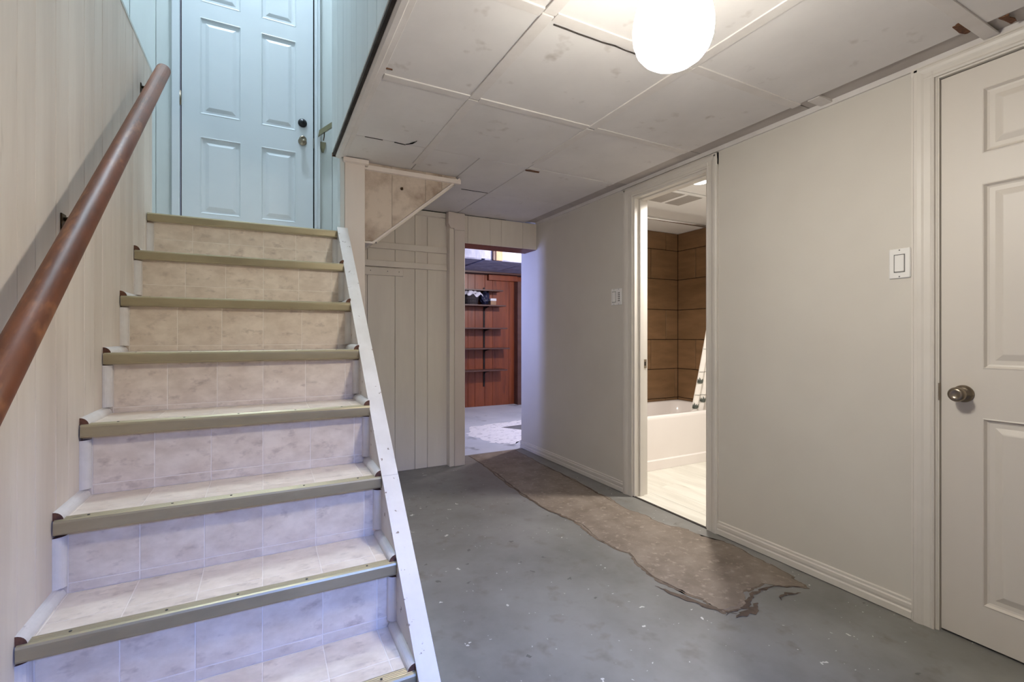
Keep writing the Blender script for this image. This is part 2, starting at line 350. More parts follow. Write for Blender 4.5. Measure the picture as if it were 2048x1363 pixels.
# doorway post and lintel
tp = thing('trim_1', 'beige wooden post on the left side of the storage doorway', 'door post', (1.41, 3.69, 0), kind='structure')
box('post_board', 1.385, 1.476, 3.66, 3.85, 0, 2.085, 'post_paint', tp, bev=.003)
box('post_board', 1.342, 1.384, 3.664, 3.76, 0, 2.085, 'beige_plank', tp, bev=.003)
prism('corbel', [(1.325, 2.085), (1.325, 1.99), (1.345, 1.955), (1.376, 1.955), (1.376, 2.085)], 'y', 3.64, 3.70, 'post_paint', tp)
box('corbel_cap', 1.377, 1.470, 3.648, 3.661, 1.945, 2.085, 'post_paint', tp, bev=.002)
tl = thing('trim_2', 'plank lintel with brown underside over the storage doorway', 'lintel', (1.83, 3.69, 1.86), kind='structure')
for a, b in zip([1.478, 1.515, 1.72, 1.83, 2.04], [1.515, 1.72, 1.83, 2.04, 2.186]):
    box('plank', a+.0008, b-.0008, 3.69, 3.704, 1.853, 2.084, 'beige_plank', tl, bev=.0015)
box('core', 1.478, 2.186, 3.704, 3.90, 1.866, 2.086, 'red_brown', tl)
for a, b in ((1.478, 1.70), (1.70, 2.05), (2.05, 2.186)):
    box('soffit_board', a+.001, b-.001, 3.704, 3.91, 1.850, 1.865, 'red_brown', tl, bev=.001)

# ---- hall ceiling: painted panels with flat battens
ce = struct(boxes('ceiling', [(XS+.05, XR, -1.28, 2.84, ZC+.016, ZC+.10), (1.10, XR, 2.84, 3.70, ZC+.016, ZC+.10), (XL, XS+.05, -1.28, .40, ZC+.016, ZC+.10)], 'seam_dark'), 'hall ceiling of cream painted square panels with flat battens', 'ceiling')
gx = [.352, .79, 1.41, 2.07]; gy = [-1.2, -.54, .06, .66, 1.26, 1.86, 2.47, 3.05, 3.70]
for i in range(3):
    for j in range(len(gy)-1):
        dz = random.uniform(0, .003); y0, y1, x0 = gy[j], gy[j+1], gx[i]
        if i == 0:
            if y0 > 2.8: continue
            y1 = min(y1, 2.84)
        if i == 1 and y1 > 2.84: x0 = 1.085
        box('panel', x0+.0025, gx[i+1]-.0025, y0+.0018, y1-.0018, ZC-dz, ZC+.014, 'ceiling_panel', ce, bev=.0015)
box('panel', .7925, 1.085, 2.472, 2.84, ZC-.001, ZC+.014, 'ceiling_panel', ce, bev=.0015)
for j in range(2): box('panel', XL, XS-.004, gy[j], min(gy[j+1], .40), ZC, ZC+.014, 'ceiling_panel', ce)
box('panel', XL, XS-.004, .06, .40, ZC, ZC+.014, 'ceiling_panel', ce)
for j in range(len(gy)-1):
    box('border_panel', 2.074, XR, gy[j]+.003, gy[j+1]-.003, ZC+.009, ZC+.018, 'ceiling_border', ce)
for x, segs in ((.79, [(-1.2, 1.255), (1.262, 1.858), (1.866, 2.72)]), (1.41, [(-1.2, 1.255), (1.263, 1.855), (1.868, 2.40)])):
    for a, b in segs: box('batten', x-.022, x+.022, a, b, ZC-.0065, ZC+.001, 'ceiling_strip', ce, bev=.0012)
for y, segs in ((1.26, [(.41, .767), (.813, 1.387), (1.433, 2.075)]), (1.86, [(.41, .767), (.813, 1.387), (1.433, 2.06)]), (.66, [(.813, 1.387), (1.433, 2.17)]), (.06, [(.813, 1.387), (1.433, 2.17)])):
    for a, b in segs: box('batten', a, b, y-.020, y+.020, ZC-.006, ZC+.001, 'ceiling_strip', ce, bev=.0012)
box('batten', 2.076, 2.18, 1.165, 1.215, ZC-.003, ZC+.010, 'ceiling_strip', ce, bev=.002)
prism('edge_strip', [(2.186, ZC-.012), (2.176, ZC-.012), (2.172, ZC+.009), (2.186, ZC+.009)], 'y', -1.2, 3.69, 'ceiling_strip', ce)
# moulding along the stairwell edge
prism('edge_moulding', [(.352, ZC), (.352, ZC-.010), (.360, ZC-.018), (.378, ZC-.018), (.384, ZC-.009), (.404, ZC-.007), (.408, ZC)], 'y', .40, 2.80, 'ceiling_strip', ce)
for cxx, cyy, rr in ((1.455, 2.515, .030), (2.03, .69, .028), (.415, 1.80, .010), (2.10, .60, .022)):
    pts = jag([(cxx-rr*1.6, cyy-rr*.4), (cxx+rr*1.5, cyy-rr*.5), (cxx+rr*1.7, cyy+.3*rr), (cxx-rr*1.3, cyy+rr*.45)], rr*.15, 3)
    poly('torn_spot', [(x, y, ZC-.0045) for x, y in pts], 'torn_fibre', ce, (0, 0, .003))
def crack(pts, wdt=.0045):
    wdt *= .55
    L_ = [(x, y-wdt*random.uniform(.4, 1)) for x, y in pts]; R_ = [(x, y+wdt*random.uniform(.4, 1)) for x, y in reversed(pts)]
    poly('crack', [(x, y, ZC-.0055) for x, y in L_+R_], 'seam_dark', ce, (0, 0, .004))
crack([(.83+.05*k, 1.292+random.uniform(-.004, .004)) for k in range(10)], .004)
crack([(1.20+.05*k, 3.045) for k in range(5)], .004)
crack([(.60+.03*k, 2.47+.003*k) for k in range(3)], .004); crack([(.66, 2.47), (.69, 2.44), (.70, 2.40)], .005)
crack([(1.44+.04*k, 1.842+.002*k) for k in range(9)], .004)
crack([(.45+.03*k, 2.468) for k in range(4)], .003)

# ---- stairwell wall above the hall ceiling
ws = struct(box('wall_stairwell', .350, .40, .32, 2.80, ZC+.10, ZT, 'landing_plank'), 'cool lit plank wall above the hall ceiling on the right of the stairwell', 'wall')
ys = [.32, .55, .72, .90, 1.10, 1.24, 1.45, 1.62, 1.78, 2.02, 2.14, 2.38, 2.58, 2.815]
for a, b in zip(ys, ys[1:]):
    box('plank', .334, .351, a+.001, b-.001, ZC+.010, ZT, 'landing_plank', ws, bev=.002)
box('gap_board', .338, .352, .40, 2.815, ZC-.004, ZC+.10, 'seam_dark', ws)
box('raw_end', .336, .40, 2.800, 2.826, ZC-.004, ZC+.018, 'torn_fibre', ws)
struct(box('wall_upper_stair', .40, 1.8, 2.80, 2.84, 2.10, ZT, 'landing_plank'), 'pale wall in front of the upper flight above the hall ceiling', 'wall')
struct(box('wall_upper_end', 1.72, 1.80, 2.84, YB, 2.10, ZT, 'landing_plank'), 'pale wall closing the upper flight', 'wall')
struct(boxes('wall_header', [(-.92, .35, .32, .40, ZC+.10, ZT)], 'landing_plank'), 'pale header wall over the foot of the staircase', 'wall')
struct(box('ceiling_stairwell', -1.0, 1.8, .32, YB+.1, ZT, ZT+.08, 'bath_paint'), 'white ceiling high over the stair landing', 'ceiling')
struct(box('floor_landing', -.92, .40, NY[-1]+.03, YB+.012, ZL-.035, ZL-.003, 'grout'), 'small landing floor at the head of the staircase', 'floor')

# ---- corner post and triangular bulkhead under the upper flight
cp = thing('trim_3', 'broad pinkish cream corner post at the head of the stairs', 'post', (.455, 2.82, 0), kind='structure')
box('post_board', .401, .512, 2.80, 2.838, 0, ZC-.022, 'post_paint', cp, bev=.003)
box('post_return', .376, .400, 2.803, 2.90, ZL-.02, ZC-.004, 'landing_plank', cp, bev=.002)
prism('cap_moulding', [(2.80, ZC-.034), (2.786, ZC-.028), (2.782, ZC-.008), (2.84, ZC-.008), (2.84, ZC-.034)], 'x', .392, .530, 'post_paint', cp)
bk = thing('wall_bulkhead', 'triangular plank bulkhead with smudged paint under the upper flight', 'bulkhead', (.8, 2.85, 1.63), kind='structure')
def tri_z(x): return 1.632+max(0, x-.562)*(2.072-1.632)/(1.085-.562)
for a, b in zip([.513, .676, .883, .99], [.676, .883, .99, 1.083]):
    a2, b2 = a+.0009, b-.0009
    pts = [(a2, 2.13), (a2, tri_z(a2))]+([(.562, 1.632)] if a < .562 < b else [])+[(b2, tri_z(b2)), (b2, 2.13)]
    prism('plank', pts, 'y', 2.84, 2.852, 'dirty_plank', bk)
prism('top_moulding', [(2.84, 2.042), (2.828, 2.046), (2.824, 2.070), (2.84, 2.072)], 'x', .513, 1.112, 'post_paint', bk)
prism('sloping_soffit', [(.513, 1.628), (.560, 1.628), (1.098, 2.085), (1.060, 2.085), (.545, 1.648), (.513, 1.648)], 'y', 2.852, 3.73, 'beige_plank', bk)
prism('edge_strip', [(.513, 1.629), (.563, 1.629), (1.105, 2.085), (1.113, 2.078), (.566, 1.618), (.513, 1.618)], 'y', 2.836, 2.862, 'post_paint', bk)
prism('edge_strip', [(.60, 1.654), (1.10, 2.076), (1.11, 2.066), (.606, 1.642)], 'y', 2.93, 2.965, 'beige_plank', bk)
lathe('wall_hook', [(.010, 0), (.006, -.01), (.004, -.02)], (.735, 2.84, 1.965), 'bracket', bk, 'y', 10)

# upper flight (behind the corner post)
uf = thing('upper_staircase', 'upper flight rising to the right behind the corner post', 'stairs', (.6, 3.3, ZL))
for k in range(5):
    x0 = .47+.235*k
    box('tread', x0, x0+.25, 2.856, YB-.03, ZL+.20*(k+1)-.03, ZL+.20*(k+1), 'grout', uf, bev=.004)
    box('riser', x0+.02, x0+.035, 2.85, YB-.03, ZL+.20*k, ZL+.20*(k+1)-.03, 'grout', uf)
prism('skirt_board', [(.385, ZL), (.43, ZL+.14), (.52, ZL+.29), (1.6, ZL+1.22), (1.6, ZL+1.0), (.50, ZL)], 'y', YB-.022, YB-.001, 'landing_plank', uf)

# ---- rear of the hall (behind the camera), with a window
struct(boxes('wall_rear', [(XL, XR, -1.28, -1.2, 0, 1.45), (XL, XR, -1.28, -1.2, 1.98, ZC), (XL, .15, -1.28, -1.2, 1.45, 1.98), (1.05, XR, -1.28, -1.2, 1.45, 1.98)], 'wall_paint'), 'cream wall behind the viewpoint with a high window', 'wall')
wn = thing('window_1', 'white framed high basement window in the rear wall', 'window', (.60, -1.24, 1.45), kind='structure')
for b in ((.15, 1.05, -1.26, -1.2, 1.45, 1.49), (.15, 1.05, -1.26, -1.2, 1.94, 1.98), (.15, .19, -1.26, -1.2, 1.49, 1.94), (1.01, 1.05, -1.26, -1.2, 1.49, 1.94)):
    box('frame', *b, 'trim_paint', wn, bev=.003)
box('pane', .19, 1.01, -1.25, -1.244, 1.49, 1.94, 'window_glass', wn)

# ---- bathroom shell
struct(box('floor_bathroom', 2.24, 3.78, 1.30, 3.50, -.12, -.012, 'seam_dark'), 'pale wood look plank floor of the bathroom', 'floor')
fb = bpy.data.objects['floor_bathroom']
xs = [2.20+.145*k for k in range(12)]
for i, (a, b) in enumerate(zip(xs, xs[1:])):
    cuts = [1.30]+sorted([1.30+((i*.47) % 1.1)+.25, 1.30+((i*.47) % 1.1)+1.35])+[3.0]
    cuts = [c for c in cuts if c <= 3.0]
    for c, d in zip(cuts, cuts[1:]):
        if d-c > .03: box('plank', a+.0006, min(b, 3.76)-.0006, c+.0006, d-.0006, -.012, .001 if a > 2.3 else .0005, 'bath_plank', fb, bev=.0006)
box('threshold', XR-.004, 2.198, 1.822, 2.428, -.004, .004, 'seam_dark', fb)
struct(box('ceiling_bathroom', 2.30, 3.80, 1.22, 3.60, 2.10, 2.18, 'bath_paint'), 'white painted ceiling of the bathroom', 'ceiling')
struct(box('wall_bathroom_front', 2.30, 3.80, 1.22, 1.30, 0, 2.10, 'bath_paint'), 'white painted wall of the bathroom nearest the viewpoint', 'wall')
bw1 = struct(box('wall_bathroom_back', 2.30, 3.80, 3.462, 3.56, 0, 2.10, 'brown_grout'), 'brown tiled wall along the far side of the bathtub', 'wall')
bw2 = struct(box('wall_bathroom_right', 3.712, 3.80, 1.30, 3.462, 0, 2.10, 'brown_grout'), 'brown tiled wall at the right end of the bathtub', 'wall')
box('plaster', 3.70, 3.713, 1.30, 2.72, 0, 2.10, 'bath_paint', bw2)
rows = [2.10, 1.925, 1.634, 1.332, 1.036, .745, .455, .16]
offs = [3.537, 3.338, 3.137, 3.537, 3.338, 3.660, 3.53]
offy = [3.03, 3.229, 2.83, 3.03, 3.229, 2.83, 3.03]
for r in range(7):
    z1, z0 = rows[r]-.003, rows[r+1]+.003
    c = sorted({2.31, 3.70} | {offs[r]+.6*k for k in range(-4, 2) if 2.33 < offs[r]+.6*k < 3.69})
    for a, b in zip(c, c[1:]): box('tile', a+.003, b-.003, 3.450, 3.464, z0, z1, 'brown_tile', bw1, bev=.0015)
    c = sorted({2.72, 3.450} | {offy[r]+.6*k for k in range(-2, 2) if 2.75 < offy[r]+.6*k < 3.43})
    for a, b in zip(c, c[1:]): box('tile', 3.700, 3.714, a+.003, b-.003, z0, z1, 'brown_tile', bw2, bev=.0015)

# ---- storage room shell
sw = struct(box('wall_storage_back', -.2, 4.6, 6.575, 6.66, 0, 2.5, 'seam_dark'), 'brown wood panelled wall behind the storage shelves', 'wall')
cuts = [1.2, 1.5, 1.72, 1.92, 2.14, 2.32, 2.55, 2.694, 2.807, 2.97, 3.099, 3.384, 3.47, 3.66, 3.85, 4.05, 4.3, 4.6]
for a, b in zip(cuts, cuts[1:]): box('plank', a+.0015, b-.0015, 6.56, 6.577, 0, 2.02, 'brown_panel', sw, bev=.002)
box('boxed_panel', 3.01, 3.50, 6.50, 6.56, 1.915, 2.005, 'brown_panel', sw, bev=.003)
box('corner_board', 3.475, 3.62, 6.44, 6.56, 0, 1.91, 'dark_wood', sw, bev=.003)
box('top_strip', 1.2, 4.6, 6.53, 6.562, 1.995, 2.022, 'dark_wood', sw)
struct(box('wall_storage_left', -.28, -.2, YB+.1, 6.66, 0, 2.5, 'storage_white'), 'whitewashed wall on the left of the storage room', 'wall')
struct(box('wall_storage_right', 4.6, 4.68, 3.56, 6.66, 0, 2.5, 'storage_white'), 'whitewashed wall on the right of the storage room', 'wall')
struct(boxes('wall_storage_front', [(2.30, 4.6, 3.56, 3.64, 0, 2.5), (1.34, 2.30, 3.80, 3.90, 2.09, 2.5)], 'storage_white'), 'whitewashed wall between storage room and bathroom', 'wall')
struct(boxes('ceiling_storage', [(-.28, 4.68, 3.84, 6.66, 2.5, 2.58), (2.30, 4.68, 3.56, 3.84, 2.5, 2.58)], 'storage_white'), 'whitewashed ceiling of the storage room', 'ceiling')
so = thing('ceiling_soffit', 'dropped soffit with grey tiles above the storage shelves', 'soffit', (2.6, 6.0, 2.02), kind='structure')
boxes('face_wall', [(1.2, 4.6, 5.40, 5.46, 2.04, 2.5)], 'storage_white', so)
for a in (1.2, 1.8, 2.44, 3.05, 3.65, 4.2):
    for c, d in ((5.40, 5.95), (5.95, 6.56)):
        box('tile', a+.004, a+(.6 if a < 4 else .39), c+.003, d-.003, 2.022, 2.045, 'soffit_tile', so, bev=.003)
box('valance_board', 1.2, 4.6, 6.36, 6.385, 1.995, 2.021, 'dark_wood', so)
box('stud', 2.585, 2.675, 5.36, 5.40, 2.022, 2.5, 'raw_wood', so, bev=.004)
box('stud', 2.545, 2.58, 5.37, 5.40, 2.022, 2.5, 'dark_wood', so, bev=.004)

# ================================================================== doors, casings, baseboards
def casing_pts(w, t=.017):   # (along, out)
    return [(0, 0), (0, .009), (.006, .012), (.012, .010), (w*.45, .011), (w*.55, .014), (w*.72, t), (w*.86, t), (w*.93, t-.005), (w, t-.005), (w, 0)]
def casing_y(name, y_in, y_out, z0, z1, x, parent):      # vertical casing on wall_right, facing -X
    s = 1 if y_out > y_in else -1
    prism(name, [(x-o, y_in+s*a) for a, o in casing_pts(abs(y_out-y_in))], 'z', z0, z1, 'trim_paint', parent)
def head_y(name, y0, y1, z_in, z_out, x, parent):
    prism(name, [(x-o, z_in+a) for a, o in casing_pts(z_out-z_in)], 'y', y0, y1, 'trim_paint', parent)

bd = thing('door_1', 'cream moulded frame of the open bathroom doorway', 'door frame', (XR, 2.12, 0), kind='structure')
casing_y('casing', 2.424, 2.515, 0, 2.072, XR, bd); casing_y('casing', 1.824, 1.752, 0, 2.072, XR, bd)
head_y('head_casing', 1.752, 2.515, 2.008, 2.072, XR, bd)
box('jamb', XR, 2.302, 2.412, 2.431, 0, 2.008, 'trim_paint', bd, bev=.0015); box('jamb', XR, 2.302, 1.819, 1.836, 0, 2.008, 'trim_paint', bd, bev=.0015)
box('head_jamb', XR, 2.302, 1.836, 2.412, 1.992, 2.010, 'trim_paint', bd, bev=.0015)
box('door_stop', 2.226, 2.262, 2.400, 2.413, 0, 1.993, 'trim_paint', bd, bev=.003); box('door_stop', 2.226, 2.262, 1.835, 1.847, 0, 1.993, 'trim_paint', bd, bev=.003)
box('door_stop', 2.226, 2.262, 1.847, 2.400, 1.980, 1.993, 'trim_paint', bd, bev=.003)
sp = box('strike_plate', 2.264, 2.292, 2.4095, 2.4125, .858, .916, 'nickel', bd); 
box('latch_hole', 2.272, 2.284, 2.4085, 2.410, .874, .900, 'seam_dark', bd)

def door_leaf(parent, mp, W, H, panels, mat, thick=.035):
    # mp(u, v, d): u along width, v up, d outward; panels are rectangles in (u, v)
    us = sorted({0, W} | {p[0] for p in panels} | {p[1] for p in panels}); vs_ = sorted({0, H} | {p[2] for p in panels} | {p[3] for p in panels})
    bm = bmesh.new(); vv = {}
    def V(u, v, d):
        k = (round(u, 5), round(v, 5), round(d, 5))
        if k not in vv: vv[k] = bm.verts.new(mp(u, v, d))
        return vv[k]
    for a, b in zip(us, us[1:]):
        for c, d in zip(vs_, vs_[1:]):
            if any(p[0] <= a and b <= p[1] and p[2] <= c and d <= p[3] for p in panels): continue
            bm.faces.new((V(a, c, 0), V(b, c, 0), V(b, d, 0), V(a, d, 0)))
    bm.faces.new((V(0, 0, -thick), V(W, 0, -thick), V(W, H, -thick), V(0, H, -thick)))
    for a, b in zip(us, us[1:]):
        bm.faces.new((V(a, 0, 0), V(b, 0, 0), V(b, 0, -thick), V(a, 0, -thick))); bm.faces.new((V(a, H, 0), V(b, H, 0), V(b, H, -thick), V(a, H, -thick)))
    for c, d in zip(vs_, vs_[1:]):
        bm.faces.new((V(0, c, 0), V(0, d, 0), V(0, d, -thick), V(0, c, -thick))); bm.faces.new((V(W, c, 0), V(W, d, 0), V(W, d, -thick), V(W, c, -thick)))
    leaf = from_bm('leaf', bm, mat, parent)
    for p in panels:
        bm = bmesh.new(); rings = []
        for ins, d in ((0, 0), (.004, .0015), (.010, -.008), (.016, -.010), (.030, -.010), (.048, -.003), (.052, -.002)):
            rings.append([bm.verts.new(mp(u, v, d)) for u, v in ((p[0]+ins, p[2]+ins), (p[1]-ins, p[2]+ins), (p[1]-ins, p[3]-ins), (p[0]+ins, p[3]-ins))])
        for a, b in zip(rings, rings[1:]):
            for k in range(4): bm.faces.new((a[k], a[(k+1) % 4], b[(k+1) % 4], b[k]))
        bm.faces.new(rings[-1])
        from_bm('panel', bm, mat, parent)
    return leaf
def knob_profile(s): return [(.034*s, 0), (.033*s, .006*s), (.024*s, .014*s), (.013*s, .018*s), (.012*s, .032*s), (.020*s, .040*s), (.027*s, .050*s), (.0285*s, .060*s), (.024*s, .070*s), (.016*s, .0735*s), (.012*s, .071*s), (.004*s, .069*s)]

d2 = thing('door_2', 'cream six panel door with satin knob at the right edge', 'door', (2.2, .42, 0), kind='structure')
W2 = .768
pan = []
for u0, u1 in ((.112, .334), (.434, .656)):
    pan += [(u0, u1, 1.700, 1.925), (u0, u1, .955, 1.595), (u0, u1, .135, .785)]
door_leaf(d2, lambda u, v, d: (2.200-d, .804-u, .008+v), W2, 2.008, pan, 'door_paint')
casing_y('casing', .816, .884, 0, 2.078, XR, d2); casing_y('casing', .028, -.04, 0, 2.078, XR, d2)
head_y('head_casing', -.04, .884, 2.026, 2.082, XR, d2)
box('jamb', XR+.002, 2.30, .8058, .822, 0, 2.026, 'trim_paint', d2); box('jamb', XR, 2.30, .020, .032, 0, 2.026, 'trim_paint', d2); box('head_jamb', XR, 2.30, .032, .808, 2.020, 2.032, 'trim_paint', d2)
box('backing', 2.250, 2.30, .03, .81, 0, 2.02, 'seam_dark', d2)
prof = [(r, -t) for r, t in knob_profile(.9)]
lathe('knob', prof, (2.2, .742, .872), 'nickel', d2, 'x', 40)
box('latch_plate', 2.186, 2.1995, .8045, .8078, .842, .905, 'nickel', d2)

d3 = thing('door_3', 'white six panel steel door at the top of the stairs', 'door', (-.08, 3.72, ZL), kind='structure')
pan = []
for u0, u1 in ((.100, .336), (.456, .680)):
    pan += [(u0, u1, .225, .735), (u0, u1, .885, 1.525), (u0, u1, 1.628, 1.86)]
door_leaf(d3, lambda u, v, d: (-.479+u, 3.722-d, ZL+.012+v), .792, 2.02, pan, 'steel_door', .04)
lathe('deadbolt', [(.030, 0), (.029, -.010), (.022, -.016), (.012, -.017), (.011, -.030), (.004, -.031)], (.242, 3.722, 2.609), 'black_metal', d3, 'y', 28)
lathe('knob', [(r*.85, -t*.85) for r, t in knob_profile(1)], (.242, 3.722, 2.476), 'nickel', d3, 'y', 28)
for z in (1.80, 2.62, 3.5):
    h_ = lathe('hinge', [(.007, 0), (.007, .09)], (-.486, 3.712, z-.045), 'nickel', d3, 'z', 10)
box('strike_plate', .3155, .319, 3.708, 3.721, 2.44, 2.51, 'nickel', d3)
box('casing', -.530, -.488, 3.700, YB+.012, ZL, 3.76, 'steel_door', d3, bev=.003); box('casing', .322, .360, 3.700, YB+.012, ZL, 3.76, 'steel_door', d3, bev=.003)
box('casing_bead', .334, .342, 3.694, 3.701, ZL, 3.70, 'steel_door', d3, bev=.002)
box('head_casing', -.488, .322, 3.700, YB+.012, 3.682, 3.76, 'steel_door', d3, bev=.003)
box('backing', -.49, .33, 3.770, 3.80, ZL, 3.74, 'seam_dark', d3)
box('sill', -.488, .322, 3.70, 3.77, ZL-.003, ZL+.010, 'nosing', d3)

def baseboard(name, y0, y1, label):
    bb = struct(prism(name, [(XR, 0.003), (XR-.014, .003), (XR-.014, .028), (XR-.010, .034), (XR-.012, .044), (XR-.012, .056), (XR-.007, .061), (XR-.007, .070), (XR, .074)], 'y', y0, y1, 'trim_paint'), label, 'baseboard')
baseboard('baseboard_right', .884, 1.752, 'moulded cream baseboard between bathroom doorway and closed door')
baseboard('baseboard_right_far', 2.515, 3.98, 'moulded cream baseboard between storage doorway and bathroom doorway')

# ================================================================== STAIRCASE
st = thing('staircase', 'steep staircase with beige marbled tiles and bronze metal nosings', 'stairs', (-.067, 1.9, 0))
JX = [XL]+[-.005+.152*k for k in range(-3, 3)]+[XS]
RJ = [.03, .03, .026, .030, .018, .022, .070, .100]      # height of the joint above the foot of each riser
OV = .030
for k in range(8):
    z0 = NZ[k-1] if k else 0.0
    ry = NY[k]+OV; ztop = NZ[k]-.034
    ri = box('riser', XL+.002, XS-.002, ry+.0019, ry+.018, z0, ztop, 'grout', st)
    cuts = [z0, z0+RJ[k], ztop]
    for a, b in zip(JX, JX[1:]):
        for c, d in zip(cuts, cuts[1:]):
            box('tile', a+.0013, b-.0013, ry+.0012, ry+.0045, c+.0012, d-.0012, 'tile', ri, bev=.0008)
    yb = NY[k+1]+OV+.004 if k < 7 else NY[k]+.10
    tr = box('tread', XL+.002, XS-.002, NY[k]+.006, yb, NZ[k]-.034, NZ[k]-.0008, 'grout', st)
    cuts = [NY[k]+.036, NY[k]+.036+.052, yb-.003]
    for a, b in zip(JX, JX[1:]):
        for c, d in zip(cuts, cuts[1:]):
            if d-c > .01: box('tile', a+.0013, b-.0013, c+.0012, d-.0012, NZ[k]-.0035, NZ[k], 'tile', tr, bev=.0008)
    # metal nosing with ribs
    y, z = NY[k], NZ[k]
    prof = [(y+.036, z-.001), (y+.036, z+.002)]
    for r in range(4): prof += [(y+.034-.006*r, z+.0024), (y+.0325-.006*r, z+.0034), (y+.0305-.006*r, z+.0034), (y+.029-.006*r, z+.0024)]
    prof += [(y+.008, z+.003), (y+.003, z+.001), (y+.0003, z-.004), (y, z-.010), (y+.0005, z-.030), (y+.003, z-.035), (y+.009, z-.037), (y+.009, z-.034), (y+.007, z-.030), (y+.007, z-.004), (y+.012, z-.001)]
    no = prism('nosing', prof, 'x', XL+.004, XS-.001, 'nosing', tr)
    for x in (-.40, -.22, -.07, .10, .26): lathe('screw', [(.0035, 0), (.003, .0012), (.001, .0014)], (x+random.uniform(-.02, .02), y+.020, z+.003), 'screw', tr, 'z', 8)
    # quarter-round trims along tread and riser, both sides
    R = .022
    def qr(cx_, sx): return [(0, 0)]+[(math.cos(t*math.pi/12)*R, math.sin(t*math.pi/12)*R) for t in range(7)]
    if k < 7:
        for side, sx in ((XL, 1), (XS, -1)):
            prism('tread_trim', [(side+sx*a, NZ[k]+b) for a, b in qr(0, sx)], 'y', NY[k]+.008+random.uniform(0, .006), yb-.006, ['trim_white', 'end_grain'], st, capmat=1)
    for side, sx in ((XL, 1), (XS, -1)):
        prism('riser_trim', [(side+sx*a*1.1, ry+.001-b) for a, b in qr(0, sx)], 'z', z0+(.022 if k else 0), ztop-.006-random.uniform(0, .006), ['trim_white', 'end_grain'], st, capmat=1)
# stringer on the open side
def nose(yv):
    return NZ[0]+(yv-NY[0])*(NZ[-1]-NZ[0])/(NY[-1]-NY[0])
prism('stringer', [(NY[0]-.20, 0), (NY[0]-.20, nose(NY[0]-.20)+.006), (2.735, nose(2.735)+.006), (2.80, ZL-.04), (2.80, ZL-.35), (1.55, 0)], 'x', XS, XS+.045, 'stringer', st)
def cap(y0, y1, dz):
    prism('stringer_cap', [(y0, nose(y0)+.0065+dz), (y1, nose(y1)+.0065+dz), (y1, nose(y1)+.016+dz), (y0, nose(y0)+.016+dz)], 'x', XS-.002, XS+.053, 'stringer', st)
cap(NY[0]-.20, 1.612, .002); cap(1.6145, 2.728, 0)
# closed side under the stringer
prism('side_panel', [(1.56, 0), (2.79, 1.22), (2.79, 0)], 'x', XS+.010, XS+.024, 'beige_plank', st)

# ================================================================== handrails
hr = thing('handrail', 'round brown wooden handrail worn pale on the left stairwell wall', 'handrail', (-.41, 1.8, .9))
hp = lambda yv: Vector((-.41, yv, 1.005+(yv-1.147)*.854))
tube('rail', [hp(.60), hp(1.2), hp(1.9), hp(2.652)], .028, 'rail', hr, 24)
for yv in (.78, 1.69, 2.61):
    p = hp(yv)
    br = tube('bracket', [(XL+.001, yv+.01, p.z-.075), (XL+.030, yv+.008, p.z-.072), (-.425, yv, p.z-.045), (-.415, yv, p.z-.026)], .006, 'bracket', hr, 10)
    box('bracket_plate', XL, XL+.004, yv-.006, yv+.026, p.z-.13, p.z-.06, 'bracket', br, bev=.001)
ur = thing('handrail.001', 'short olive green handrail with hanging bracket on the landing wall', 'handrail', (.36, 3.66, 2.5))
prism('rail', [(.343, 2.515), (.349, 2.556), (1.3, 3.41), (1.3, 3.36)], 'y', 3.655, 3.69, 'olive_rail', ur)
tube('bracket', [(.385, 3.672, 2.562), (.383, 3.674, 2.52), (.379, 3.685, 2.495)], .004, 'bracket', ur, 8)
poly('bracket_plate', [(.357, YB-.012, 2.500), (.402, YB-.012, 2.500), (.396, YB-.012, 2.46), (.386, YB-.012, 2.425), (.373, YB-.012, 2.425), (.362, YB-.012, 2.46)], 'olive_rail', ur, (0, .011, 0))
tube('bracket', [(1.0, 3.672, 3.11), (1.0, 3.675, 3.07), (1.0, YB, 3.04)], .005, 'bracket', ur, 8)

# ================================================================== lamp and switches
LX, LY = .913, .868
lp = thing('ceiling_lamp', 'glowing white glass jar lamp hanging from the hall ceiling', 'lamp', (LX, LY, ZC))
lathe('canopy', [(.065, ZC-.010), (.065, ZC-.022), (.055, ZC-.036), (.046, ZC-.042), (.046, ZC-.058), (.012, ZC-.058)], (LX, LY, 0), 'plastic', lp)
gp = [(.010, ZC-.058), (.046, ZC-.058), (.054, ZC-.085), (.066, ZC-.115), (.078, ZC-.145), (.088, ZC-.178), (.0965, ZC-.215), (.0985, ZC-.240), (.096, ZC-.265), (.088, ZC-.288), (.074, ZC-.306), (.056, ZC-.319), (.036, ZC-.326), (.030, ZC-.3265), (.028, ZC-.329), (.022, ZC-.329), (.020, ZC-.326), (.004, ZC-.326)]
lathe('glass_globe', gp, (LX, LY, 0), 'globe', lp, seg=48)

sw1 = thing('light_switch', 'white rocker light switch beside the closed door', 'light switch', (XR, .925, 1.30))
box('plate', XR-.006, XR, .889, .960, 1.300, 1.416, 'plastic', sw1, bev=.003)
box('rocker_frame', XR-.0075, XR-.004, .9065, .9425, 1.323, 1.393, 'grey_plastic', sw1)
box('rocker', XR-.010, XR-.004, .909, .940, 1.326, 1.390, 'plastic', sw1, bev=.002)
for z in (1.307, 1.409): lathe('screw', [(.0025, 0), (.0025, -.001)], (XR-.006, .9245, z), 'grey_plastic', sw1, 'x', 8)
sw2 = thing('timer_switch', 'white fan timer switch with small buttons left of bathroom doorway', 'timer switch', (XR, 2.59, 1.29))
box('plate', XR-.006, XR, 2.533, 2.645, 1.290, 1.406, 'plastic', sw2, bev=.003)
box('rocker_frame', XR-.0075, XR-.004, 2.594, 2.632, 1.310, 1.386, 'grey_plastic', sw2)
